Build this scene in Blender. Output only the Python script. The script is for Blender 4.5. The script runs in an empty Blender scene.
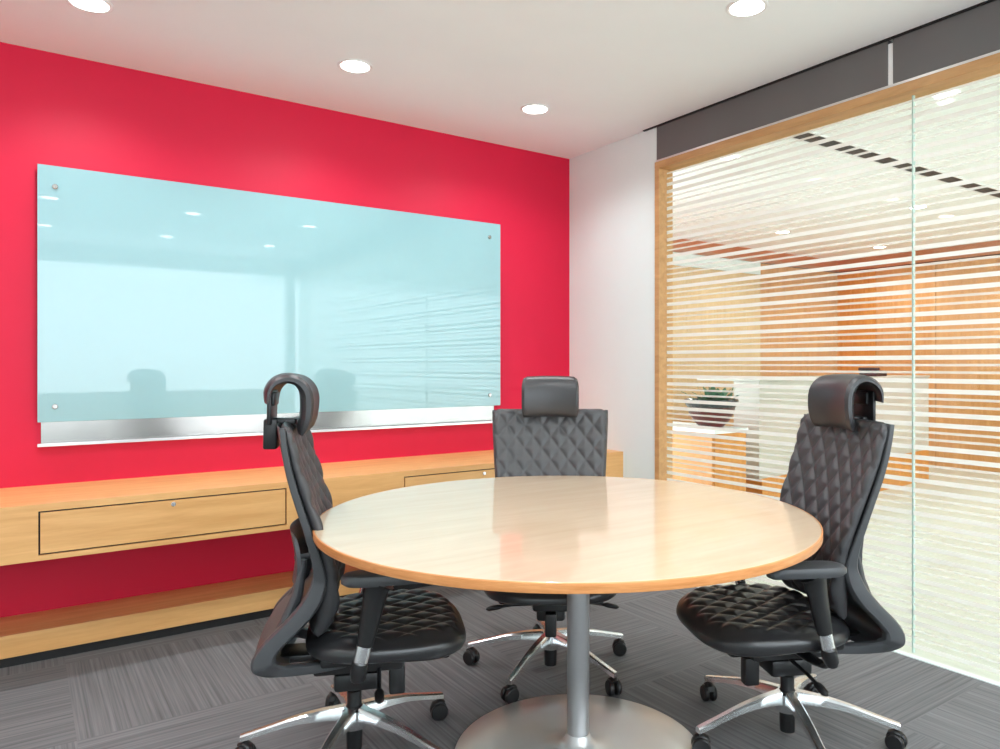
import bpy, bmesh, math, random
from mathutils import Vector, Matrix
random.seed(7)
S = bpy.context.scene
COL = S.collection
PI = math.pi

# ------------------------------------------------------------------ materials
def lin(c):
    c = c / 255.0
    return c / 12.92 if c <= 0.04045 else ((c + 0.055) / 1.055) ** 2.4
def rgb(r, g, b): return (lin(r), lin(g), lin(b), 1.0)

def new_mat(name):
    m = bpy.data.materials.new(name); m.use_nodes = True
    nt = m.node_tree
    return m, nt, nt.nodes['Principled BSDF']

def plain(name, col, rough=0.5, metal=0.0, coat=0.0, spec=0.5, noise=0.0, nscale=30.0, bump=0.0, bscale=200.0):
    m, nt, b = new_mat(name)
    b.inputs['Base Color'].default_value = col
    b.inputs['Roughness'].default_value = rough
    b.inputs['Metallic'].default_value = metal
    b.inputs['Coat Weight'].default_value = coat
    b.inputs['Coat Roughness'].default_value = 0.05
    b.inputs['Specular IOR Level'].default_value = spec
    tc = nt.nodes.new('ShaderNodeTexCoord')
    if noise > 0:
        n = nt.nodes.new('ShaderNodeTexNoise'); n.inputs['Scale'].default_value = nscale; n.inputs['Detail'].default_value = 4
        nt.links.new(tc.outputs['Object'], n.inputs['Vector'])
        mx = nt.nodes.new('ShaderNodeMixRGB'); mx.blend_type = 'MULTIPLY'
        mx.inputs['Color1'].default_value = col
        cr = nt.nodes.new('ShaderNodeValToRGB')
        cr.color_ramp.elements[0].color = (1 - noise,) * 3 + (1,); cr.color_ramp.elements[0].position = .3
        cr.color_ramp.elements[1].color = (1, 1, 1, 1); cr.color_ramp.elements[1].position = .7
        nt.links.new(n.outputs['Fac'], cr.inputs['Fac'])
        mx.inputs['Fac'].default_value = 1
        nt.links.new(cr.outputs['Color'], mx.inputs['Color2'])
        nt.links.new(mx.outputs['Color'], b.inputs['Base Color'])
    if bump > 0:
        n2 = nt.nodes.new('ShaderNodeTexNoise'); n2.inputs['Scale'].default_value = bscale
        nt.links.new(tc.outputs['Object'], n2.inputs['Vector'])
        bp = nt.nodes.new('ShaderNodeBump'); bp.inputs['Strength'].default_value = bump; bp.inputs['Distance'].default_value = 0.002
        nt.links.new(n2.outputs['Fac'], bp.inputs['Height']); nt.links.new(bp.outputs['Normal'], b.inputs['Normal'])
    return m

def wood(name, c1, c2, scale=(1.2, 14, 14), rough=0.35, coat=0.0, rot=(0, 0, 0)):
    m, nt, b = new_mat(name)
    tc = nt.nodes.new('ShaderNodeTexCoord'); mp = nt.nodes.new('ShaderNodeMapping')
    mp.inputs['Scale'].default_value = scale; mp.inputs['Rotation'].default_value = rot
    nt.links.new(tc.outputs['Object'], mp.inputs['Vector'])
    n = nt.nodes.new('ShaderNodeTexNoise'); n.inputs['Scale'].default_value = 2.2; n.inputs['Detail'].default_value = 7
    n.inputs['Distortion'].default_value = .6
    nt.links.new(mp.outputs['Vector'], n.inputs['Vector'])
    n2 = nt.nodes.new('ShaderNodeTexNoise'); n2.inputs['Scale'].default_value = 14; n2.inputs['Detail'].default_value = 3
    nt.links.new(mp.outputs['Vector'], n2.inputs['Vector'])
    ad = nt.nodes.new('ShaderNodeMath'); ad.operation = 'MULTIPLY_ADD'; ad.inputs[1].default_value = .3
    nt.links.new(n2.outputs['Fac'], ad.inputs[0]); nt.links.new(n.outputs['Fac'], ad.inputs[2])
    cr = nt.nodes.new('ShaderNodeValToRGB')
    cr.color_ramp.elements[0].position = .45; cr.color_ramp.elements[0].color = c1
    cr.color_ramp.elements[1].position = .85; cr.color_ramp.elements[1].color = c2
    nt.links.new(ad.outputs[0], cr.inputs['Fac']); nt.links.new(cr.outputs['Color'], b.inputs['Base Color'])
    b.inputs['Roughness'].default_value = rough; b.inputs['Coat Weight'].default_value = coat
    b.inputs['Coat Roughness'].default_value = .06
    return m

def emit(name, col, s):
    m, nt, b = new_mat(name)
    b.inputs['Base Color'].default_value = (1, 1, 1, 1)
    b.inputs['Emission Color'].default_value = col; b.inputs['Emission Strength'].default_value = s
    return m

def carpet_mat():
    m, nt, b = new_mat('carpet_tiles')
    N = nt.nodes.new; L = nt.links.new
    tc = N('ShaderNodeTexCoord')
    sep = N('ShaderNodeSeparateXYZ'); L(tc.outputs['Object'], sep.inputs[0])
    T = 0.75
    def math_(op, a, bb=None, c=None):
        n = N('ShaderNodeMath'); n.operation = op
        for i, v in enumerate((a, bb, c)):
            if v is None: continue
            if isinstance(v, (int, float)): n.inputs[i].default_value = v
            else: L(v, n.inputs[i])
        return n.outputs[0]
    X = math_('ADD', sep.outputs['X'], 10 * T - 0.15)
    Y = math_('ADD', sep.outputs['Y'], 10 * T - 2.806 + 4 * T)
    ix = math_('FLOOR', math_('DIVIDE', X, T)); iy = math_('FLOOR', math_('DIVIDE', Y, T))
    chk = math_('MODULO', math_('ADD', ix, iy), 2.0)
    # stretched line noises
    def lines(sx, sy):
        cb = N('ShaderNodeCombineXYZ')
        L(math_('MULTIPLY_ADD', X, sx, math_('MULTIPLY', ix, 3.7)), cb.inputs[0]); L(math_('MULTIPLY_ADD', Y, sy, math_('MULTIPLY', iy, 5.3)), cb.inputs[1])
        n = N('ShaderNodeTexNoise'); n.inputs['Scale'].default_value = 1.0; n.inputs['Detail'].default_value = 3; n.inputs['Roughness'].default_value = .7
        L(cb.outputs[0], n.inputs['Vector']); return n.outputs['Fac']
    la = lines(80, 1.0); lb = lines(1.0, 80)
    mx = N('ShaderNodeMix'); mx.data_type = 'FLOAT'
    L(chk, mx.inputs[0]); L(la, mx.inputs[2]); L(lb, mx.inputs[3])
    fac = mx.outputs[0]
    cr = N('ShaderNodeValToRGB')
    cr.color_ramp.elements[0].position = .3; cr.color_ramp.elements[0].color = (.12, .12, .123, 1)
    cr.color_ramp.elements[1].position = .7; cr.color_ramp.elements[1].color = (.235, .235, .24, 1)
    L(fac, cr.inputs['Fac'])
    # tile tone
    wn = N('ShaderNodeTexWhiteNoise'); cb = N('ShaderNodeCombineXYZ'); L(ix, cb.inputs[0]); L(iy, cb.inputs[1]); L(cb.outputs[0], wn.inputs['Vector'])
    tone = math_('MULTIPLY_ADD', wn.outputs['Value'], .16, .9)
    mul = N('ShaderNodeVectorMath'); mul.operation = 'SCALE'; L(cr.outputs['Color'], mul.inputs[0]); L(tone, mul.inputs['Scale'])
    L(mul.outputs[0], b.inputs['Base Color'])
    b.inputs['Roughness'].default_value = .95; b.inputs['Specular IOR Level'].default_value = .15
    bp = N('ShaderNodeBump'); bp.inputs['Strength'].default_value = .5; bp.inputs['Distance'].default_value = .004
    L(fac, bp.inputs['Height']); L(bp.outputs['Normal'], b.inputs['Normal'])
    return m

def glass_mat():
    m, nt, b = new_mat('clear_glass'); nt.nodes.remove(b)
    out = nt.nodes['Material Output']
    tr = nt.nodes.new('ShaderNodeBsdfTransparent'); tr.inputs[0].default_value = (.965, .985, .965, 1)
    gl = nt.nodes.new('ShaderNodeBsdfGlossy'); gl.inputs['Roughness'].default_value = .0; gl.inputs[0].default_value = (1, 1, 1, 1)
    fr = nt.nodes.new('ShaderNodeFresnel'); geo = nt.nodes.new('ShaderNodeNewGeometry')
    mr = nt.nodes.new('ShaderNodeMapRange'); mr.inputs['To Min'].default_value = 1.45; mr.inputs['To Max'].default_value = 1 / 1.45
    nt.links.new(geo.outputs['Backfacing'], mr.inputs['Value']); nt.links.new(mr.outputs[0], fr.inputs[0])
    mx = nt.nodes.new('ShaderNodeMixShader')
    nt.links.new(fr.outputs[0], mx.inputs[0]); nt.links.new(tr.outputs[0], mx.inputs[1]); nt.links.new(gl.outputs[0], mx.inputs[2])
    nt.links.new(mx.outputs[0], out.inputs[0])
    return m

def film_mat(name, op):
    m, nt, b = new_mat(name); nt.nodes.remove(b)
    out = nt.nodes['Material Output']
    tr = nt.nodes.new('ShaderNodeBsdfTransparent')
    df = nt.nodes.new('ShaderNodeBsdfDiffuse'); df.inputs[0].default_value = (.94, .94, .92, 1)
    tl = nt.nodes.new('ShaderNodeBsdfTranslucent'); tl.inputs[0].default_value = (.94, .94, .92, 1)
    m1 = nt.nodes.new('ShaderNodeMixShader'); m1.inputs[0].default_value = .55
    nt.links.new(df.outputs[0], m1.inputs[1]); nt.links.new(tl.outputs[0], m1.inputs[2])
    m2 = nt.nodes.new('ShaderNodeMixShader'); m2.inputs[0].default_value = op
    nt.links.new(tr.outputs[0], m2.inputs[1]); nt.links.new(m1.outputs[0], m2.inputs[2])
    nt.links.new(m2.outputs[0], out.inputs[0])
    return m

M = dict(
    red=plain('red_paint', rgb(214, 22, 62), .5, noise=.04, nscale=3, spec=.3),
    white=plain('white_paint', (.76, .85, .84, 1), .6, noise=.02, nscale=4),
    ceil=plain('ceiling_paint', (.92, .955, .955, 1), .7, noise=.02, nscale=3),
    dark=plain('dark_grey_laminate', (.135, .128, .125, 1), .45, noise=.05, nscale=5),
    black=plain('black_gap', (.008, .008, .009, 1), .6),
    alu=plain('brushed_aluminium', (.75, .75, .76, 1), .3, 1.0, noise=.06, nscale=60),
    steel=plain('brushed_steel', (.50, .49, .47, 1), .22, 1.0, noise=.12, nscale=8),
    chrome=plain('polished_chrome', (.86, .88, .90, 1), .27, 1.0, noise=.03, nscale=12),
    silver2=plain('satin_light_metal', (.66, .66, .66, 1), .3, .5, noise=.05, nscale=10),
    silver=plain('silver_powder_coat', (.42, .42, .43, 1), .3, .65, noise=.03, nscale=60),
    leather=plain('black_leather', (.02, .02, .022, 1), .29, spec=.7, bump=.15, bscale=260),
    leather_s=plain('charcoal_leather', (.04, .04, .043, 1), .42, spec=.6, bump=.12, bscale=260),
    leather_h=plain('headrest_leather', (.026, .026, .029, 1), .4, spec=.6, bump=.1, bscale=260),
    plastic=plain('charcoal_plastic', (.06, .063, .068, 1), .42, spec=.5, bump=.08, bscale=500),
    blackp=plain('black_plastic', (.012, .012, .013, 1), .4, noise=.1, nscale=50),
    oak=wood('oak_veneer', rgb(220, 163, 100), rgb(236, 184, 120), rough=.38),
    maple=wood('maple_veneer', rgb(216, 188, 156), rgb(226, 202, 172), scale=(1.0, 9, 9), rough=.3, coat=1.0, rot=(0, 0, .9)),
    edge=wood('beech_edge_band', rgb(200, 128, 70), rgb(226, 158, 100), scale=(3, 3, 40), rough=.35),
    frame=wood('ash_frame', rgb(184, 138, 88), rgb(206, 160, 108), scale=(10, 1.5, 10), rough=.4),
    ofloor=plain('pale_marble', (.66, .70, .64, 1), .32, noise=.05, nscale=1.5),
    wood_o=wood('orange_wood_panel', rgb(192, 136, 82), rgb(208, 156, 102), scale=(14, 14, 1.2), rough=.4),
    wood_o2=wood('amber_wood_panel', rgb(194, 128, 56), rgb(210, 146, 76), scale=(14, 14, 1.2), rough=.4),
    wood_l=wood('pale_wood_panel', rgb(204, 172, 126), rgb(216, 188, 144), scale=(14, 14, 1.2), rough=.4),
    wood_d=wood('reddish_wood_trim', rgb(176, 112, 76), rgb(190, 128, 90), scale=(3, 3, 14), rough=.4),
    cream=plain('cream_laminate', (.50, .48, .42, 1), .4, noise=.04, nscale=4),
    pot=plain('brown_glaze', (.07, .02, .014, 1), .3, noise=.3, nscale=20),
    potrim=plain('dark_glaze', (.02, .03, .035, 1), .25, noise=.2, nscale=20),
    leaf=plain('leaf_green', (.04, .16, .05, 1), .5, noise=.4, nscale=40),
    lamp=emit('lamp_lens', (1, .96, .9, 1), 14.0),
    lamp2=emit('lobby_lamp_lens', (1, .95, .85, 1), 14.0),
    whitem=plain('white_metal', (.85, .85, .84, 1), .4, noise=.02, nscale=40),
    carpet=carpet_mat(), glass=glass_mat(),
    film=film_mat('frosted_film_dense', .82), film2=film_mat('frosted_film_light', .48),
)
def board_mat():
    m, nt, b = new_mat('back_painted_glass')
    b.inputs['Base Color'].default_value = rgb(142, 184, 190)
    b.inputs['Roughness'].default_value = .3
    b.inputs['Coat Weight'].default_value = 1.0; b.inputs['Coat Roughness'].default_value = 0.02
    return m
M['board'] = board_mat()
M['gedge'] = plain('glass_edge_green', (.58, .74, .68, 1), .2, spec=.6)

# ------------------------------------------------------------------ mesh helpers
def link_mesh(name, bm, mats, parent=None, smooth=False, loc=None):
    me = bpy.data.meshes.new(name)
    bmesh.ops.recalc_face_normals(bm, faces=bm.faces)
    bm.to_mesh(me); bm.free()
    if not isinstance(mats, (list, tuple)): mats = [mats]
    for m in mats: me.materials.append(m)
    if smooth:
        for p in me.polygons: p.use_smooth = True
        if smooth != 'full':
            try: me.set_sharp_from_angle(angle=math.radians(38))
            except Exception: pass
    o = bpy.data.objects.new(name, me); COL.objects.link(o)
    if parent is not None: o.parent = parent
    if loc: o.location = loc
    return o

def box(bm, x0, x1, y0, y1, z0, z1, bev=0.0, mat=0, seg=2):
    vs = [bm.verts.new((x, y, z)) for z in (z0, z1) for (x, y) in ((x0, y0), (x1, y0), (x1, y1), (x0, y1))]
    F = [(3, 2, 1, 0), (4, 5, 6, 7), (0, 1, 5, 4), (1, 2, 6, 5), (2, 3, 7, 6), (3, 0, 4, 7)]
    fs = [bm.faces.new([vs[i] for i in f]) for f in F]
    for f in fs: f.material_index = mat
    if bev > 0:
        es = list({e for f in fs for e in f.edges})
        r = bmesh.ops.bevel(bm, geom=es, offset=bev, segments=seg, profile=.5, affect='EDGES')
        for f in r['faces']: f.material_index = mat
    return vs

def lathe(bm, pts, n=48, cx=0, cy=0, mat=0, cap=True):
    rings = []
    for r, z in pts:
        rings.append([bm.verts.new((cx + r * math.cos(2 * PI * i / n), cy + r * math.sin(2 * PI * i / n), z)) for i in range(n)])
    for a, b in zip(rings, rings[1:]):
        for i in range(n):
            f = bm.faces.new((a[i], a[(i + 1) % n], b[(i + 1) % n], b[i])); f.material_index = mat
    if cap:
        f = bm.faces.new(rings[0][::-1]); f.material_index = mat
        f = bm.faces.new(rings[-1]); f.material_index = mat

def tube(bm, pts, rad, n=12, flat=1.0, up=Vector((0, 0, 1)), mat=0):
    """sweep an ellipse (rad sideways, rad*flat vertically) along pts; rad may be a list"""
    pts = [Vector(p) for p in pts]; rings = []
    for i, p in enumerate(pts):
        t = (pts[min(i + 1, len(pts) - 1)] - pts[max(i - 1, 0)]).normalized()
        side = t.cross(up)
        if side.length < 1e-4: side = t.cross(Vector((0, 1, 0)))
        side.normalize(); u2 = side.cross(t).normalized()
        r = rad[i] if isinstance(rad, (list, tuple)) else rad
        fl = flat[i] if isinstance(flat, (list, tuple)) else flat
        rings.append([bm.verts.new(p + side * r * math.cos(2 * PI * k / n) + u2 * r * fl * math.sin(2 * PI * k / n)) for k in range(n)])
    for a, b in zip(rings, rings[1:]):
        for k in range(n):
            bm.faces.new((a[k], a[(k + 1) % n], b[(k + 1) % n], b[k])).material_index = mat
    bm.faces.new(rings[0][::-1]).material_index = mat; bm.faces.new(rings[-1]).material_index = mat

def cyl_axis(bm, c, axis, r, h, n=24, bev=0.0, mat=0):
    c = Vector(c); axis = Vector(axis).normalized()
    q = Vector((0, 0, 1)).rotation_difference(axis).to_matrix()
    pr = [(r - bev, -h / 2), (r, -h / 2 + bev), (r, h / 2 - bev), (r - bev, h / 2)] if bev else [(r, -h / 2), (r, h / 2)]
    rings = [[bm.verts.new(c + q @ Vector((rr * math.cos(2 * PI * i / n), rr * math.sin(2 * PI * i / n), z))) for i in range(n)] for rr, z in pr]
    for a, b in zip(rings, rings[1:]):
        for i in range(n): bm.faces.new((a[i], a[(i + 1) % n], b[(i + 1) % n], b[i])).material_index = mat
    bm.faces.new(rings[0][::-1]).material_index = mat; bm.faces.new(rings[-1]).material_index = mat

def spl(pts, t):
    """Catmull-Rom through pts (tuples), t in 0..1"""
    n = len(pts) - 1; s = min(max(t, 0), 1) * n; i = min(int(s), n - 1); f = s - i
    p0 = pts[max(i - 1, 0)]; p1 = pts[i]; p2 = pts[i + 1]; p3 = pts[min(i + 2, n)]
    return tuple(.5 * (2 * b + (c - a) * f + (2 * a - 5 * b + 4 * c - d) * f * f + (3 * b - a - 3 * c + d) * f ** 3)
                 for a, b, c, d in zip(p0, p1, p2, p3))

def interp(tab, x):
    for (x0, y0), (x1, y1) in zip(tab, tab[1:]):
        if x <= x1:
            k = (x - x0) / (x1 - x0); k = max(0, min(1, k)); return y0 + (y1 - y0) * k
    return tab[-1][1]

def tag(o, label=None, cat=None, group=None, kind=None):
    if label: o['label'] = label
    if cat: o['category'] = cat
    if group: o['group'] = group
    if kind: o['kind'] = kind
    return o
def empty(name, loc=(0, 0, 0), rz=0):
    o = bpy.data.objects.new(name, None); COL.objects.link(o); o.location = loc; o.rotation_euler = (0, 0, rz); o.empty_display_size = .1
    return o
def struct(name, bm, m, smooth=False, label=None):
    o = link_mesh(name, bm, m, smooth=smooth); o['kind'] = 'structure'
    if label: o['label'] = label
    return o
def B(*a, **k):
    bm = bmesh.new(); box(bm, *a, **k); return bm

# ------------------------------------------------------------------ setting
ZC = 2.596; YW = 3.92; XG = 3.0; XL = -1.7; YN = -2.2; XO = 8.85; YO = 5.7
struct('floor', B(XL - .1, XG + .0, YN - .1, YW + .1, -.06, 0), M['carpet'], label='grey carpet tiles with lines turned tile by tile')
struct('ceiling', B(XL - .1, XG + .12, YN - .1, YW + .1, ZC, ZC + .12), M['ceil'], label='smooth white plaster ceiling')
struct('wall_red', B(XL - .1, XG + .12, YW, YW + .12, 0, ZC), M['red'], label='crimson painted wall behind the glass board')
struct('wall_left', B(XL - .12, XL, YN, YW, 0, ZC), M['white'])
struct('wall_corner', B(XG, XG + .12, 3.09, YW, 0, ZC), M['white'], label='narrow white wall beside the glazing')
# near wall, behind the camera; unseen window band sized to let in fill light
bm = bmesh.new()
box(bm, XL, XG, YN - .15, YN, 0, .9); box(bm, XL, XG, YN - .15, YN, 2.4, ZC)
for x0, x1 in ((XL, -1.6), (2.9, XG)): box(bm, x0, x1, YN - .15, YN, .9, 2.4)
struct('wall_near', bm, M['white'])

# header above the glass
bm = bmesh.new()
box(bm, XG, XG + .12, 1.695, 3.09, 2.40, ZC, .002); box(bm, XG, XG + .12, YN, 1.673, 2.40, ZC, .002)
struct('trim_1', bm, M['dark'], label='dark grey laminate header panels above the glazing')
struct('trim_2', B(XG + .004, XG + .1, 1.673, 1.695, 2.40, ZC - .02), M['whitem'], label='white strip in the joint between the header panels')
bm = bmesh.new(); box(bm, XG - .004, XG + .02, YN, 3.09, 2.388, 2.398)
struct('trim_3', bm, M['alu'])
struct('trim_4', B(XG - .014, XG, YN, 3.19, ZC - .006, ZC), M['black'])  # black strip stands in for the dark of the shadow gap at the ceiling
# wooden window frame
bm = bmesh.new(); box(bm, XG - .012, XG + .1, YN, 3.094, 2.345, 2.385, .002)
struct('trim_5', bm, M['frame'], label='pale wooden head rail of the glazing')
bm = bmesh.new(); box(bm, XG - .012, XG + .1, 3.058, 3.094, 0, 2.345, .002)
struct('trim_6', bm, M['frame'], label='pale wooden jamb of the glazing')
struct('trim_7', B(XG, XG + .03, YN, 3.058, -.02, .004), M['white'])
# glazing
GX = 3.05
def pane(name, y0, y1, label):
    g = struct(name, B(GX, GX + .012, y0, y1, .0, 2.35), M['glass'], label=label)
    bm = bmesh.new(); z = 1.2430 - 9 * .1388
    while z < 2.35:
        for dz, hh, mi in ((0, .0095, 0), (.0425, .0095, 0), (.0775, .005, 1), (.1075, .005, 1)):
            zc = z + dz
            if .01 < zc < 2.335:
                box(bm, GX - .0012, GX - .0004, y0 + .002, y1 - .002, zc - hh, zc + hh, mat=mi)
        z += .1388
    link_mesh('frosted_film', bm, [M['film'], M['film2']], g)
    bm = bmesh.new()
    e = y0 if name == 'window_1' else y1
    s = 1 if name == 'window_1' else -1
    box(bm, GX - .001, GX + .013, min(e, e + .002 * s), max(e, e + .002 * s), .003, 2.345)
    link_mesh('pane_edge', bm, M['gedge'], g)
    return g
pane('window_1', 1.615, 3.058, 'large glass pane next to the white wall, with frosted stripes')
pane('window_2', YN, 1.612, 'large glass pane at the right edge, with frosted stripes')

# ------------------------------------------------------------------ lobby behind the glass
struct('floor_lobby', B(XG + .03, XO + .1, YN - 3, YO + .1, -.06, 0), M['ofloor'], label='pale polished lobby floor')
struct('ceiling_lobby', B(XG + .12, XO + .1, YN - 3, YO + .1, 2.6, 2.7), M['ceil'])
# back wall of the lobby (x = XO) built from panels with joints
bm = bmesh.new(); y = YO; ws = [.55, .75, .75, .75, .75, .75, .75, .75, .75, .75, .75, .75]; i = 0
box(bm, XO + .01, XO + .1, YN - 3, YO + .1, 0, 2.6, mat=2)
while y > YN - 3 and i < 14:
    w = ws[min(i, len(ws) - 1)]
    mi = 1 if i == 0 else 0
    box(bm, XO - .01, XO + .01, max(y - w, YN - 3) + .003, y - .003, 0.0, 2.44, mat=mi); y -= w; i += 1
box(bm, XO - .02, XO + .01, YN - 3, YO, 2.45, 2.6, mat=3)
struct('wall_lobby_back', bm, [M['wood_o'], M['wood_o2'], M['black'], M['wood_d']], label='orange wood panelled wall across the lobby')
bm = bmesh.new(); x = XG + .12
box(bm, XG + .12, XO + .1, YO + .01, YO + .1, 0, 2.6, mat=2)
for x0, x1, mi in ((XG + .12, 4.6, 0), (4.6, 6.0, 0), (6.0, 7.25, 0), (7.25, 8.2, 1), (8.2, XO, 1)):
    box(bm, x0 + .003, x1 - .003, YO - .01, YO + .01, 0, 2.30 if mi == 0 else 2.44, mat=mi)
box(bm, XG + .12, XO, YO - .02, YO + .01, 2.45, 2.6, mat=3); box(bm, XG + .12, 7.25, YO - .01, YO + .01, 2.305, 2.445, mat=4)
struct('wall_lobby_side', bm, [M['wood_l'], M['wood_o'], M['black'], M['wood_d'], M['white']], label='light wood panelled wall at the end of the lobby')
# air slot in the lobby ceiling
sl = empty('ceiling_air_slot', (5.2, 2.70, 2.6)); tag(sl, 'long dark linear air slot in the lobby ceiling behind the glass', 'air vent')
link_mesh('slot', B(-1.7, 2.2, -.06, .06, -.004, 0), M['black'], sl)
bm = bmesh.new(); box(bm, -1.7, 2.2, -.07, -.058, -.008, 0); box(bm, -1.7, 2.2, .058, .07, -.008, 0)
link_mesh('rim', bm, M['whitem'], sl)
# reception counter
rc = empty('reception_counter', (4.70, 3.70, 0), math.radians(5)); tag(rc, 'long cream reception counter with wooden base behind the striped glass', 'counter')
link_mesh('front_panel', B(0, 3.15, 0, .24, .32, 1.085, .004), M['cream'], rc)
link_mesh('counter_top', B(-.01, 3.16, -.01, .60, 1.085, 1.105, .003), M['cream'], rc)
link_mesh('base', B(.04, 3.15, -.0, .22, 0, .32), M['wood_o2'], rc)
# side cabinet
sc = empty('side_cabinet', (4.03, 3.56, 0)); tag(sc, 'low wooden cabinet with pale top under the bowl planter', 'cabinet')
link_mesh('body', B(0, .34, 0, 1.6, .05, .72, .003), M['wood_o2'], sc)
link_mesh('plinth', B(.02, .32, .02, 1.58, 0, .05), M['black'], sc)
link_mesh('top', B(-.012, .352, -.012, 1.612, .72, .75, .003), M['white'], sc)
bm = bmesh.new()
for k in range(3): box(bm, -.016, 0, .01 + k * .53, .53 * (k + 1) - .005, .07, .71, .002)
link_mesh('door', bm, M['wood_o2'], sc)
# planter
pl = empty('bowl_planter', (4.17, 3.72, .75)); tag(pl, 'dark brown bowl planter with green leaves on the side cabinet', 'plant pot')
bm = bmesh.new(); lathe(bm, [(.07, 0), (.085, .006), (.13, .05), (.165, .11), (.18, .17), (.172, .172), (.155, .12), (.1, .09), (.01, .085)], 40)
link_mesh('bowl', bm, M['pot'], pl, smooth=True)
bm = bmesh.new(); lathe(bm, [(.176, .155), (.188, .17), (.2, .2), (.196, .21), (.18, .2), (.17, .165)], 40, cap=False)
link_mesh('rim', bm, M['potrim'], pl, smooth=True)
bm = bmesh.new(); lathe(bm, [(.16, .14), (.05, .155), (.005, .158)], 24)
link_mesh('soil', bm, M['black'], pl)
bm = bmesh.new()
for k in range(46):
    a = random.uniform(0, 2 * PI); r0 = random.uniform(.0, .11); ln = random.uniform(.12, .21); el = random.uniform(.6, 1.45)
    p0 = Vector((r0 * math.cos(a) + .045, r0 * math.sin(a) - .0, .15)); d = Vector((math.cos(a) * math.cos(el), math.sin(a) * math.cos(el), math.sin(el)))
    sd = d.cross(Vector((0, 0, 1))).normalized()
    pts = [p0, p0 + d * ln * .45, p0 + d * ln * .8 + Vector((0, 0, -.01)), p0 + d * ln + Vector((0, 0, -.025))]
    wd = [.008, .026, .019, .001]
    rows = [(bm.verts.new(p - sd * w), bm.verts.new(p + Vector((0, 0, .004)) ), bm.verts.new(p + sd * w)) for p, w in zip(pts, wd)]
    for a_, b_ in zip(rows, rows[1:]):
        bm.faces.new((a_[0], a_[1], b_[1], b_[0])); bm.faces.new((a_[1], a_[2], b_[2], b_[1]))
link_mesh('leaves', bm, M['leaf'], pl, smooth='full')
# telephone-like dark item on the counter
ph = empty('desk_telephone', (0, 0, 0))
ph.location = (6.78, 3.98, 1.105)
tag(ph, 'small black desk set standing on the reception counter', 'telephone')
link_mesh('body', B(-.1, .1, -.09, .09, 0, .055, .01), M['blackp'], ph)
link_mesh('handset', B(-.1, -.045, -.1, .1, .055, .085, .01), M['blackp'], ph)

# ------------------------------------------------------------------ ceiling lights
def make_light(z, lens):
    t = empty('downlight', (0, 0, z))
    bm = bmesh.new(); lathe(bm, [(.065, 0), (.065, -.004), (.074, -.006), (.08, -.003), (.08, 0)], 40, cap=False)
    link_mesh('trim_ring', bm, M['whitem'], t, smooth=True)
    bm = bmesh.new(); lathe(bm, [(.065, 0), (.065, -.003)], 40)
    link_mesh('lens', bm, lens, t)
    return t
def dup(root):
    r = root.copy(); COL.objects.link(r)
    for k in ('label', 'category', 'group'):
        if k in r: del r[k]
    for ch in list(root.children):
        c = ch.copy(); COL.objects.link(c); c.parent = r
        for g in ch.children:
            d = g.copy(); COL.objects.link(d); d.parent = c
    return r
SPOT_W = 22.0
def spot(x, y, z, w, size=150, blend=.6, rad=.045, col=(.96, 1, 1.02)):
    l = bpy.data.lights.new('downlight_beam', 'SPOT'); l.energy = w; l.spot_size = math.radians(size); l.spot_blend = blend
    l.shadow_soft_size = rad; l.color = col
    o = bpy.data.objects.new('downlight_beam', l); COL.objects.link(o); o.location = (x, y, z)
spots = [
    (.217, 3.30, 'recessed round downlight cut by the top left edge, over the board'),
    (1.262, 3.28, 'recessed round downlight above the middle of the glass board'),
    (2.263, 3.262, 'recessed round downlight nearest the red and white wall corner'),
    (2.286, 1.858, 'recessed round downlight at the top edge, nearest the dark header'),
    (1.28, 1.91, None), (.2, 1.91, None), (.2, .46, None), (1.28, .46, None), (2.345, .46, None),
    (.2, -1.0, None), (1.28, -1.0, None), (2.345, -1.0, None), (-.87, 3.38, None), (-.87, 1.91, None), (-.87, .46, None), (-.87, -1.0, None)]
proto = make_light(ZC, M['lamp'])
for i, (x, y, lb) in enumerate(spots):
    if lb:
        o = proto if i == 0 else dup(proto)
        o.location = (x, y, ZC); tag(o, lb, 'ceiling light', 'recessed downlights in the room ceiling')
    else:
        o = dup(proto); o.location = (x, y, ZC); tag(o, 'recessed round downlight in the ceiling outside the view', 'ceiling light', 'downlights out of view')
    spot(x, y, ZC - .02, SPOT_W)
lp = None
lob = [(6.46, 4.79, 'small lobby downlight seen through the glass above the planter'), (8.2, 4.73, 'farthest lobby downlight, seen above the wood wall'),
       (6.40, 3.34, 'lobby downlight seen just right of the glass joint'), (4.8, .9, None), (6.4, 1.6, None), (8.0, 1.6, None), (8.2, 3.2, None), (6.4, -.4, None)]
for x, y, lb in lob:
    if lp is None: lp = make_light(2.6, M['lamp2']); o = lp
    else: o = dup(lp)
    o.location = (x, y, 2.6)
    if lb: tag(o, lb, 'ceiling light', 'downlights in the lobby ceiling')
    else: tag(o, 'lobby downlight hidden or outside the view', 'ceiling light', 'lobby downlights out of view')
    spot(x, y, 2.58, 35, col=(.96, 1, 1.0))

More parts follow.
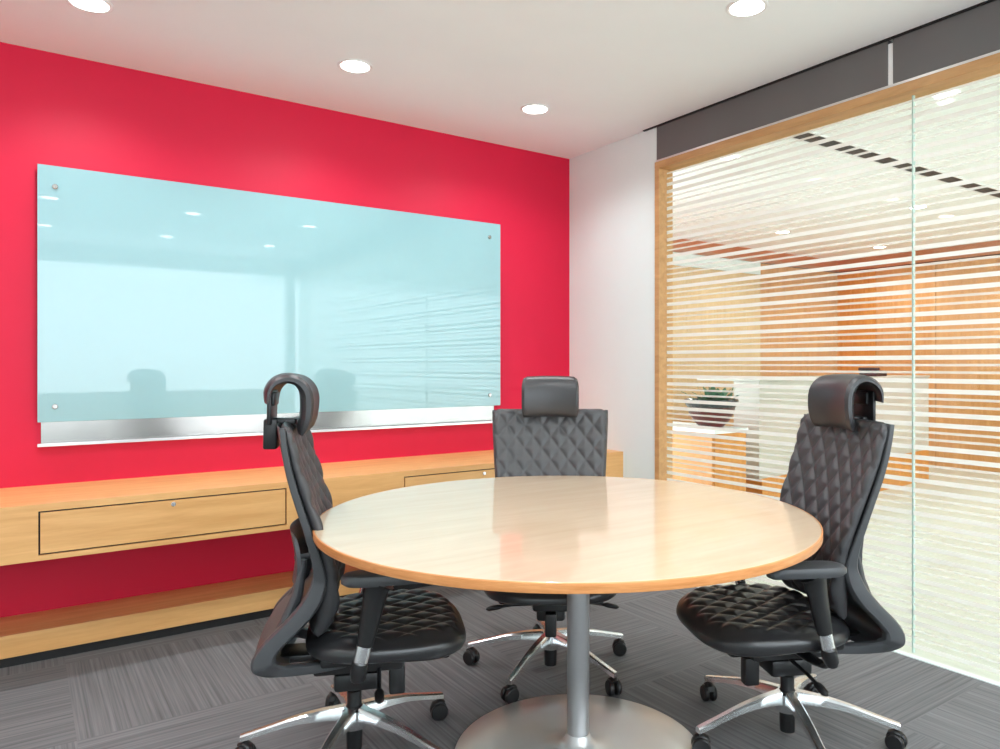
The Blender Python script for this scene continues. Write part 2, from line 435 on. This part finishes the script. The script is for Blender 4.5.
# ------------------------------------------------------------------ glass board and tray
yb = YW - .035
gb = empty('glass_writing_board', (1.25, YW, 1.52)); tag(gb, 'large pale aqua glass writing board fixed on the red wall', 'whiteboard')
def sub(bm_fn): pass
ox, oy, oz = 1.25, YW, 1.52
link_mesh('glass_sheet', B(.062 - ox, 2.433 - ox, yb - oy, yb + .008 - oy, .962 - oz, 2.088 - oz, .0015), M['board'], gb)
for x, z in ((.126, 1.996), (2.352, 2.0), (.126, 1.03), (2.354, 1.028)):
    bm = bmesh.new(); cyl_axis(bm, (x - ox, yb - .004 - oy, z - oz), (0, 1, 0), .011, .01, 24, .002)
    cyl_axis(bm, (x - ox, (yb + .008 + YW) / 2 - oy, z - oz), (0, 1, 0), .009, YW - yb - .009, 16)
    link_mesh('standoff', bm, M['steel'], gb, smooth=True)
tr = empty('pen_tray', (1.25, YW, .86)); tag(tr, 'long brushed steel pen tray on the red wall under the glass board', 'tray')
bm = bmesh.new(); box(bm, .075 - ox, 2.40 - ox, -.012, 0, .002, .12, .001)
link_mesh('back_plate', bm, M['steel'], tr)
bm = bmesh.new(); box(bm, .062 - ox, 2.40 - ox, -.05, 0, -.004, .002, .001); box(bm, .062 - ox, 2.40 - ox, -.052, -.046, -.004, .01, .001)
link_mesh('ledge', bm, M['alu'], tr)

# ------------------------------------------------------------------ wall-hung credenza and low platform
yf = YW - .54
cz = empty('wall_hung_credenza', (0, YW, 0)); tag(cz, 'long oak drawer cabinet hung along the red wall', 'cabinet')
def cb(bm, x0, x1, y0, y1, z0, z1, **k): box(bm, x0, x1, y0 - YW, y1 - YW, z0, z1, **k)
bm = bmesh.new()
cb(bm, XL, XG, yf + .02, YW, .47, .684)
cb(bm, XL, XG, yf, yf + .02, .657, .684); cb(bm, XL, XG, yf, yf + .02, .47, .490)
edges = [(-.515 - .923, -.515), (.057, .98), (1.552, 2.475)]
xs = XL
for a, b_ in edges:
    cb(bm, xs, a, yf, yf + .02, .490, .657); xs = b_
cb(bm, xs, XG, yf, yf + .02, .490, .657)
link_mesh('body', bm, M['oak'], cz)
for a, b_ in edges:
    bm = bmesh.new(); cb(bm, a, b_, yf + .016, yf + .0205, .490, .657)
    link_mesh('drawer_recess', bm, M['black'], cz)
for a, b_ in edges:
    bm = bmesh.new(); cb(bm, a + .006, b_ - .006, yf, yf + .014, .496, .651, bev=.001)
    d = link_mesh('drawer', bm, M['oak'], cz)
    bm = bmesh.new(); cyl_axis(bm, ((a + b_) / 2, yf - .003 - YW, .635), (0, 1, 0), .0095, .008, 24, .002)
    link_mesh('lock', bm, M['chrome'], d, smooth=True)
pf = empty('low_platform', (0, YW, 0)); tag(pf, 'long low oak plinth shelf along the red wall, near the floor', 'shelf')
bm = bmesh.new(); cb(bm, XL, XG, YW - .28, YW, .04, .13, bev=.002)
link_mesh('shelf', bm, M['oak'], pf)
bm = bmesh.new(); cb(bm, XL, XG, YW - .265, YW, 0, .04)
link_mesh('plinth', bm, M['black'], pf)

# ------------------------------------------------------------------ table
TX, TY, TR = 1.396, 1.845, .759
tb = empty('round_meeting_table', (TX, TY, 0)); tag(tb, 'round maple-topped meeting table on a grey steel column', 'table')
bm = bmesh.new(); lathe(bm, [(.01, .727), (TR - .003, .727), (TR - .003, .7485), (TR - .006, .750), (.01, .750)], 160)
link_mesh('table_top', bm, M['maple'], tb)
bm = bmesh.new(); lathe(bm, [(TR - .0035, .7265), (TR - .001, .7265), (TR, .728), (TR, .748), (TR - .0015, .7497), (TR - .0035, .7497)], 160, cap=False)
link_mesh('edge_band', bm, M['edge'], tb, smooth=True)
bm = bmesh.new(); lathe(bm, [(.035, .03), (.035, .715), (.05, .715), (.05, .727)], 48, cx=.026, cy=-.032)
link_mesh('column', bm, M['silver'], tb, smooth=True)
bm = bmesh.new(); lathe(bm, [(.385, 0), (.387, .003), (.387, .007), (.381, .011), (.25, .016), (.12, .022), (.06, .028), (.045, .04), (.037, .06), (.0355, .062)], 96, cx=.026, cy=-.032)
link_mesh('base_disc', bm, M['silver2'], tb, smooth=True)

# ------------------------------------------------------------------ chairs
def quilt(a, b, wx, wy, amp):
    p = a / wx + b / wy; q = a / wx - b / wy
    d = min(abs(p - round(p)), abs(q - round(q))) * 2        # 0 on a seam, 1 in the middle
    return amp * (1 - (1 - min(d, 1)) ** 2.4)

FRONT = [(.42, -.115), (.47, -.085), (.54, -.070), (.61, -.072), (.70, -.098), (.80, -.133), (.90, -.166), (.97, -.187), (1.04, -.202)]
REAR = [(.42, -.150), (.47, -.140), (.54, -.128), (.61, -.118), (.70, -.138), (.80, -.170), (.90, -.203), (.97, -.220), (1.04, -.234)]
HW = [(.42, .17), (.50, .195), (.60, .212), (.72, .226), (.85, .237), (.97, .245), (1.04, .247)]
def smoothtab(tab, x):
    xs = [t[0] for t in tab]
    for i in range(len(xs) - 1):
        if x <= xs[i + 1] or i == len(xs) - 2:
            f = (x - xs[i]) / (xs[i + 1] - xs[i]); f = max(0, min(1, f))
            a = tab[max(i - 1, 0)][1]; b = tab[i][1]; c = tab[i + 1][1]; d = tab[min(i + 2, len(tab) - 1)][1]
            return .5 * (2 * b + (c - a) * f + (2 * a - 5 * b + 4 * c - d) * f * f + (3 * b - a - 3 * c + d) * f ** 3)

def backrest_bm():
    bm = bmesh.new(); NU, NV = 96, 120; z0, z1 = .43, 1.04
    grid = {}
    for side in (0, 1):
        for j in range(NV + 1):
            v = j / NV; z = z0 + (z1 - z0) * v
            hw = smoothtab(HW, z); yF = smoothtab(FRONT, z); yR = smoothtab(REAR, z) + .012
            for i in range(NU + 1):
                u = -1 + 2 * i / NU
                # top edge dips a little towards the sides' corners (rounded)
                x = hw * u
                cut = .018 * max(0, (abs(u) - .86) / .14) ** 2.2
                zz = z - cut * (v ** 8)
                e = max(0, (abs(u) - .90) / .10); ev = max(0, (v - .965) / .035); eb = max(0, (.03 - v) / .03)
                k = math.sqrt(max(0, 1 - min(1, e ** 2 + ev ** 2 + eb ** 2)))
                wing = .028 * abs(u) ** 2.5
                mid = (yF + yR) / 2 + wing; half = (yF - yR) / 2
                if side == 0:
                    border = min(1, (1 - abs(u)) / .05, (1 - v) / .03)
                    y = mid + half * k + quilt(x, z - .43, .074, .098, .010) * max(0, border) * min(1, v / .05)
                else: y = mid - half * k
                if side == 1 and (i in (0, NU) or j in (0, NV)): grid[(1, i, j)] = grid[(0, i, j)]
                else:
                    if side == 0 and (i in (0, NU) or j in (0, NV)): y = mid
                    grid[(side, i, j)] = bm.verts.new((x, y, zz))
    for side in (0, 1):
        for j in range(NV):
            for i in range(NU):
                vs = [grid[(side, i, j)], grid[(side, i + 1, j)], grid[(side, i + 1, j + 1)], grid[(side, i, j + 1)]]
                try: bm.faces.new(vs)
                except ValueError: pass
    return bm

OUT = [(-.234, 1.035), (-.218, .95), (-.195, .87), (-.150, .74), (-.122, .65), (-.118, .60), (-.138, .55), (-.182, .495), (-.238, .44), (-.266, .40), (-.268, .365), (-.240, .337), (-.18, .322), (-.10, .315), (-.02, .315)]
INN = [(-.218, 1.035), (-.200, .95), (-.175, .87), (-.128, .74), (-.094, .65), (-.078, .60), (-.084, .55), (-.118, .495), (-.168, .445), (-.200, .410), (-.207, .385), (-.195, .366), (-.16, .352), (-.10, .345), (-.02, .345)]
def shell_bm():
    bm = bmesh.new(); n = 70
    def hwid(z, t):
        if t < .55: return smoothtab(HW, z)
        # below the lumbar the frame narrows and runs under the seat
        return None
    outs = [spl(OUT, k / n) for k in range(n + 1)]; inns = [spl(INN, k / n) for k in range(n + 1)]
    hws = []
    for k in range(n + 1):
        t = k / n
        z = outs[k][1]
        if t <= .36: h = smoothtab(HW, z)
        else: h = .212 + .012 * math.sin((t - .36) / .64 * PI) - max(0, t - .72) * .35
        hws.append(h + .004)
    for sgn in (-1, 1):
        prev = None
        for k in range(n + 1):
            t = k / n
            th = .016 + .026 * max(0, min(1, (t - .3) / .15))
            (yo, zo), (yi, zi) = outs[k], inns[k]
            w1 = .028 * max(0, 1 - t / .4)          # wings follow the cushion
            h = hws[k]; r = .006
            # rounded quad section: outer-out, outer-in, inner-in, inner-out
            def P(f, g):  # f: 0 rear..1 front, g: 0 inside..1 outside
                return (sgn * (h - th + th * g), yo + (yi - yo) * f + w1, zo + (zi - zo) * f)
            sec = [(0, .25), (0, .75), (.12, .95), (.5, 1), (.88, .95), (1, .75), (1, .25), (.88, .05), (.5, 0), (.12, .05)]
            ring = [bm.verts.new(P(f, g)) for f, g in sec]
            if prev:
                m_ = len(ring)
                for i in range(m_): bm.faces.new((prev[i], prev[(i + 1) % m_], ring[(i + 1) % m_], ring[i]))
            else: bm.faces.new(ring)
            prev = ring
        bm.faces.new(prev)
    # sheet between the side rails
    m = 24; rows = []
    k0, k1 = 0, int(n * .86)
    for lay in (0, 1):
        rr = []
        for k in range(k0, k1 + 1):
            t = k / n; (yo, zo), (yi, zi) = outs[k], inns[k]; row = []
            for i in range(m + 1):
                u = -1 + 2 * i / m; w1 = .028 * max(0, 1 - t / .4) * abs(u) ** 2.5
                f = .12 + (.22 if lay else 0)
                bulge = -.012 * (1 - u * u) * min(1, max(0, (t - .4) * 5))
                row.append(bm.verts.new((u * (hws[k] - .01), yo + (yi - yo) * f + w1 + bulge, zo + (zi - zo) * f)))
            rr.append(row)
        rows.append(rr)
        for a, b in zip(rr, rr[1:]):
            for i in range(m): bm.faces.new((a[i], a[i + 1], b[i + 1], b[i]))
    for e in (0, -1):
        for i in range(m): bm.faces.new((rows[0][e][i], rows[0][e][i + 1], rows[1][e][i + 1], rows[1][e][i]))
    return bm

def seat_bm():
    bm = bmesh.new(); NA = 200; n = 3.6
    def radius(a):
        c, s = abs(math.cos(a)), abs(math.sin(a))
        return 1 / ((c ** n + s ** n) ** (1 / n))
    y0, y1 = -.135, .335; cy = (y0 + y1) / 2; hy = (y1 - y0) / 2
    def pos(a, r):
        R = radius(a); x = .255 * R * r * math.cos(a); y = cy + hy * R * r * math.sin(a)
        x *= 1 - .10 * ((y - cy) / hy) ** 2 * (1 if y > cy else 1.3)
        return x, y
    def ztop(x, y, r):
        z = .428 + .006 * (abs(x) / .25) ** 2
        if y > .22: z -= .016 * ((y - .22) / .115) ** 2
        z -= .022 * max(0, (r - .80) / .20) ** 2
        return z
    rings = []; rs = [k / 56 for k in range(1, 57)]
    center = None
    for r in rs:
        ring = []
        for i in range(NA):
            a = 2 * PI * i / NA; x, y = pos(a, r)
            fade = max(0, min(1, (.93 - r) / .06))
            ring.append(bm.verts.new((x, y, ztop(x, y, r) + quilt(x, y, .078, .104, .009) * fade)))
        rings.append(ring)
    # side
    for dr, zf in ((1.012, .15), (1.02, .35), (1.02, .6), (1.01, .82), (.98, .95), (.93, 1.0)):
        ring = []
        for i in range(NA):
            a = 2 * PI * i / NA; x, y = pos(a, dr); xt, yt = pos(a, 1)
            zt = ztop(xt, yt, 1); zb = .372 - .012 * max(0, min(1, (yt - .1) / .15))
            ring.append(bm.verts.new((x, y, zt + (zb - zt) * zf)))
        rings.append(ring)
    for A, C in zip(rings, rings[1:]):
        for i in range(NA): bm.faces.new((A[i], A[(i + 1) % NA], C[(i + 1) % NA], C[i]))
    c = bm.verts.new((0, cy, ztop(0, cy, 0) + .005))
    for i in range(NA): bm.faces.new((c, rings[0][i], rings[0][(i + 1) % NA]))
    bm.faces.new(rings[-1])
    return bm

# headrest: hook-shaped padded loop, cross-section swept across the width
HC = [(-.176, 1.008), (-.163, 1.045), (-.158, 1.09), (-.163, 1.134), (-.185, 1.163), (-.217, 1.172), (-.248, 1.162), (-.268, 1.136), (-.272, 1.10)]
def headrest_bm():
    bm = bmesh.new(); n = 40; m = 20; W = .122
    prof = []
    for k in range(n + 1):
        y, z = spl(HC, k / n); y2, z2 = spl(HC, min(1, k / n + .01)); y1, z1 = spl(HC, max(0, k / n - .01))
        t = Vector((y2 - y1, z2 - z1)).normalized(); nrm = Vector((t.y, -t.x))    # outward (front)
        th = interp([(0, .004), (.06, .014), (.3, .017), (.6, .013), (.9, .009), (1.0, .004)], k / n)
        prof.append((y, z, nrm, th))
    outer = [(p[0] + p[2].x * p[3], p[1] + p[2].y * p[3]) for p in prof]; inner = [(p[0] - p[2].x * p[3], p[1] - p[2].y * p[3]) for p in prof]
    loop = outer + inner[::-1]
    cyy = sum(p[0] for p in loop) / len(loop); 
    rows = []
    for i in range(m + 1):
        u = -1 + 2 * i / m
        e = max(0, (abs(u) - .9) / .1); sh = 1 - .0 * e
        row = []
        for q, (y, z) in enumerate(loop):
            py, pz, _, _ = prof[q if q <= n else 2 * n + 1 - q]
            k = math.sqrt(max(0, 1 - e * e)) * .6 + .4
            yy = py + (y - py) * k; zz = pz + (z - pz) * k
            row.append(bm.verts.new((u * W * (1 - .10 * max(0, (1.06 - zz) / .05) ** 2 * .6 - .05 * max(0, (zz - 1.13) / .045) ** 2), yy + .018 * u * u, zz - .006 * u * u)))
        rows.append(row)
    L = len(loop)
    for a, b in zip(rows, rows[1:]):
        for q in range(L): bm.faces.new((a[q], a[(q + 1) % L], b[(q + 1) % L], b[q]))
    # end caps as quads between outer and inner
    for row in (rows[0], rows[-1]):
        for q in range(n):
            bm.faces.new((row[q], row[q + 1], row[L - 2 - q], row[L - 1 - q]))
    return bm

def caster(parent, a, R, zl):
    c, s = math.cos(a), math.sin(a); px_, py_ = R * c, R * s
    bm = bmesh.new()
    ax = Vector((-s, c, 0))          # wheels roll roughly tangentially
    off = Vector((c, s, 0)) * 0.0
    ctr = Vector((px_, py_, .0285))
    ax = Vector((math.cos(a + 1.1), math.sin(a + 1.1), 0))
    for sg in (-1, 1): cyl_axis(bm, ctr + ax * .0145 * sg, ax, .0285, .018, 28, .004)
    # hood
    per = Vector((-ax.y, ax.x, 0))
    tube(bm, [ctr + per * .024 + Vector((0, 0, .012)), ctr + per * .018 + Vector((0, 0, .024)), ctr + Vector((0, 0, .032)), ctr - per * .018 + Vector((0, 0, .026))], [.012, .016, .017, .012], 12, .5)
    cyl_axis(bm, (px_, py_, (.055 + zl) / 2), (0, 0, 1), .007, zl - .055 + .01, 12)
    return link_mesh('caster', bm, M['blackp'], parent, smooth=True)

def make_chair(phase):
    t = empty('office_chair')
    o = link_mesh('seat', seat_bm(), M['leather'], t, smooth='full')
    bm = bmesh.new(); box(bm, -.19, .19, -.09, .28, .345, .378, .01)
    link_mesh('seat_pan', bm, M['blackp'], t, smooth=True)
    link_mesh('backrest', backrest_bm(), M['leather_s'], t, smooth='full')
    link_mesh('back_frame', shell_bm(), M['plastic'], t, smooth=True)
    link_mesh('headrest', headrest_bm(), M['leather_h'], t, smooth=True)
    bm = bmesh.new()
    box(bm, -.045, .045, -.275, -.236, .955, 1.045, .005)
    box(bm, -.075, .075, -.262, -.250, 1.03, 1.13, .004)
    box(bm, -.05, .05, -.255, -.243, 1.085, 1.125, .004)
    box(bm, -.028, .028, -.265, -.185, 1.028, 1.046, .004)
    link_mesh('headrest_mount', bm, M['blackp'], t, smooth=True)
    # lumbar support behind the back
    bm = bmesh.new()
    rows = []
    for k in range(13):
        v = k / 12; z = .565 + .155 * v; yb_ = -.186 + .012 * math.sin(v * PI) - .01 * v
        row = []
        hw_ = .165 * (1 - .25 * (2 * v - 1) ** 4)
        for lay in (0, 1):
            for i in range(17):
                u = -1 + 2 * i / 16
                row.append(bm.verts.new((u * hw_, yb_ + .02 * u * u + (.012 if lay else 0) * math.sqrt(max(0, 1 - (2 * v - 1) ** 6)), z)))
        rows.append(row)
    for a, b in zip(rows, rows[1:]):
        for i in range(16):
            bm.faces.new((a[i], a[i + 1], b[i + 1], b[i])); bm.faces.new((a[17 + i], b[17 + i], b[18 + i], a[18 + i]))
        bm.faces.new((a[0], b[0], b[17], a[17])); bm.faces.new((a[16], a[33], b[33], b[16]))
    for i in range(16):
        bm.faces.new((rows[0][i], rows[0][17 + i], rows[0][18 + i], rows[0][i + 1])); bm.faces.new((rows[-1][i], rows[-1][i + 1], rows[-1][18 + i], rows[-1][17 + i]))
    for sx in (-.15, .15):
        tube(bm, [(sx, -.142, .65), (sx, -.150, .60), (sx, -.158, .55), (sx, -.190, .47), (sx, -.21, .44)], [.008, .013, .016, .018, .016], 12, 1.5, up=Vector((1, 0, 0)))
    for sx in (-.1, .1):
        tube(bm, [(sx, -.172, .64), (sx, -.15, .645), (sx, -.125, .65)], .009, 10)
    link_mesh('lumbar_support', bm, M['plastic'], t, smooth=True)
    # tilt mechanism
    bm = bmesh.new()
    box(bm, -.07, .07, -.12, .15, .275, .350, .012)
    box(bm, -.055, .055, -.06, .08, .215, .27, .012)
    box(bm, -.045, .045, .08, .20, .315, .35, .008)
    box(bm, -.055, .055, -.24, -.08, .318, .342, .008)
    link_mesh('tilt_mechanism', bm, M['blackp'], t, smooth=True)
    for sg, yy, zz, ln in ((1, .075, .285, .20), (-1, .02, .275, .22)):
        bm = bmesh.new()
        tube(bm, [(sg * .05, yy, zz), (sg * ln * .75, yy, zz - .005), (sg * ln, yy, zz - .012)], [.006, .006, .006], 10)
        tube(bm, [(sg * (ln - .015), yy, zz - .011), (sg * (ln + .005), yy, zz - .013), (sg * (ln + .04), yy, zz - .02), (sg * (ln + .05), yy, zz - .022)], [.007, .014, .013, .005], 12, .7)
        link_mesh('lever', bm, M['blackp'], t, smooth=True)
    bm = bmesh.new(); box(bm, -.022, .022, .105, .155, .18, .27, .008)
    link_mesh('tension_knob', bm, M['blackp'], t, smooth=True)
    # gas cylinder
    bm = bmesh.new(); lathe(bm, [(.024, .02), (.025, .06), (.026, .15), (.022, .155), (.022, .20), (.014, .202), (.014, .24)], 28)
    link_mesh('gas_cylinder', bm, M['blackp'], t, smooth=True)
    bm = bmesh.new(); lathe(bm, [(.026, .085), (.037, .088), (.042, .11), (.040, .145), (.030, .152), (.026, .152)], 36, cap=False)
    link_mesh('base_hub', bm, M['chrome'], t, smooth=True)
    R = .325
    for k in range(5):
        a = phase + 2 * PI * k / 5; c, s = math.cos(a), math.sin(a)
        bm = bmesh.new()
        prof = [(.030, .132), (.10, .130), (.18, .118), (.25, .100), (.30, .086), (R + .012, .076)]
        wid = [.022, .019, .016, .014, .014, .012]; hh = [.022, .016, .012, .010, .010, .010]
        prev = None
        for i in range(21):
            tt = i / 20; r, z = spl(prof, tt); w = spl([(q,) for q in wid], tt)[0]; h = spl([(q,) for q in hh], tt)[0]
            sec = [(-1, -.8), (-.9, .55), (-.55, 1), (.55, 1), (.9, .55), (1, -.8)]
            ring = [bm.verts.new((r * c - s * w * p, r * s + c * w * p, z + h * q)) for p, q in sec]
            if prev:
                for q in range(6): bm.faces.new((prev[q], prev[(q + 1) % 6], ring[(q + 1) % 6], ring[q]))
            else: bm.faces.new(ring)
            prev = ring
        bm.faces.new(prev)
        lg = link_mesh('leg', bm, M['chrome'], t, smooth=True)
        caster(lg, a, R, .07)
    # arms
    for sg in (-1, 1):
        bm = bmesh.new()
        X = .285
        tube(bm, [(sg * .10, .02, .322), (sg * .20, .018, .325), (sg * .255, .016, .335), (sg * (X - .003), .015, .36)], [.022, .022, .02, .018], 12, .5)
        # lower socket
        tube(bm, [(sg * X, .012, .345), (sg * X, .016, .36), (sg * X, .022, .385), (sg * X, .024, .395)], [.015, .021, .022, .021], 16, 1.25, up=Vector((1, 0, 0)))
        # upright
        tube(bm, [(sg * X, .035, .44), (sg * X, .048, .50), (sg * X, .060, .56), (sg * X, .068, .598), (sg * X, .075, .612)], [.022, .027, .031, .036, .044], 16, [.85, .8, .75, .75, .8], up=Vector((1, 0, 0)))
        ap = link_mesh('arm_post', bm, M['blackp'], t, smooth=True)
        bm = bmesh.new()
        tube(bm, [(sg * X, .023, .392), (sg * X, .030, .42), (sg * X, .036, .445)], [.020, .021, .021], 16, .85, up=Vector((1, 0, 0)))
        link_mesh('chrome_sleeve', bm, M['chrome'], ap, smooth=True)
        bm = bmesh.new(); n = 40; rings = []
        for r, z in ((.90, .608), (1.0, .616), (1.0, .628), (.93, .636), (.75, .640), (.4, .641)):
            ring = []
            for i in range(n):
                a = 2 * PI * i / n; cc, ss = math.cos(a), math.sin(a)
                q = 1 / ((abs(cc) ** 3 + abs(ss) ** 3) ** (1 / 3))
                yy = .09 + .118 * q * r * ss
                xx = sg * (X - .006) + .042 * q * r * cc * (1 - .15 * ss)
                ring.append(bm.verts.new((xx, yy, z - .012 * max(0, (yy - .15) / .07) ** 2)))
            rings.append(ring)
        for A, C in zip(rings, rings[1:]):
            for i in range(n): bm.faces.new((A[i], A[(i + 1) % n], C[(i + 1) % n], C[i]))
        bm.faces.new(rings[0][::-1]); bm.faces.new(rings[-1])
        link_mesh('arm_pad', bm, M['plastic'], t, smooth=True)
    return t

CA = math.radians(35.6); RT = Vector((math.cos(CA), -math.sin(CA))); FW = Vector((math.sin(CA), math.cos(CA)))
def cam2room(a, d): v = RT * a + FW * d; return v.x, v.y
def place(t, lat, D, F, tilt=0.0):
    x, y = cam2room(lat, D); fx, fy = cam2room(*F)
    t.location = (x, y, 0); t.rotation_euler = (0, 0, math.atan2(-fx, fy))
    if tilt:
        piv = Vector((0, -.03, .36))
        Mx = Matrix.Translation(piv) @ Matrix.Rotation(tilt, 4, 'X') @ Matrix.Translation(-piv)
        for c in t.children:
            if c.name.split('.')[0] in ('backrest', 'back_frame', 'headrest', 'headrest_mount', 'lumbar_support'):
                c.matrix_basis = Mx
    return t
def respin(t, dphi):
    for c in t.children:
        if c.name.split('.')[0] == 'leg': c.rotation_euler = (0, 0, dphi)
c1 = make_chair(0)
c2 = dup(c1); c3 = dup(c1)
tag(c1, 'black quilted high-back office chair in side view, left of the round table', 'office chair', 'office chairs around the round table')
tag(c2, 'black quilted office chair facing forward behind the round table', 'office chair', 'office chairs around the round table')
tag(c3, 'black quilted office chair by the striped glass, right of the round table', 'office chair', 'office chairs around the round table')
place(c1, -.597, 2.29, (.974, .225), tilt=-.02)
place(c2, .018, 2.93, (.0, -1), tilt=.09)
place(c3, .788, 2.40, (-.985, -.17), tilt=.01)
def spin_to(t, cam_angle):   # world angle of one leg measured in the camera frame (0 = right, 90 = away)
    want = math.radians(cam_angle) - CA
    respin(t, want - t.rotation_euler.z)
spin_to(c1, 45); spin_to(c2, 99); spin_to(c3, 272)

# ------------------------------------------------------------------ world and camera
w = bpy.data.worlds.new('daylight'); S.world = w; w.use_nodes = True
bg = w.node_tree.nodes['Background']; bg.inputs[0].default_value = (.88, .96, 1.03, 1); bg.inputs[1].default_value = 4.7
cam = bpy.data.cameras.new('camera'); co = bpy.data.objects.new('camera', cam); COL.objects.link(co)
co.location = (0, 0, 1.21); co.rotation_euler = (PI / 2, 0, -CA)
cam.sensor_width = 36; cam.lens = 735 / 1000 * 36; cam.shift_x = -.046; cam.shift_y = -.009; cam.clip_start = .05
S.camera = co
S.view_settings.view_transform = 'Standard'; S.view_settings.look = 'None'; S.view_settings.gamma = 1
S.view_settings.exposure = 0.28; S.view_settings.use_curve_mapping = False
S.cycles.max_bounces = 10; S.cycles.diffuse_bounces = 6; S.cycles.transparent_max_bounces = 16
S.cycles.sample_clamp_indirect = 8
S.cycles.use_denoising = True
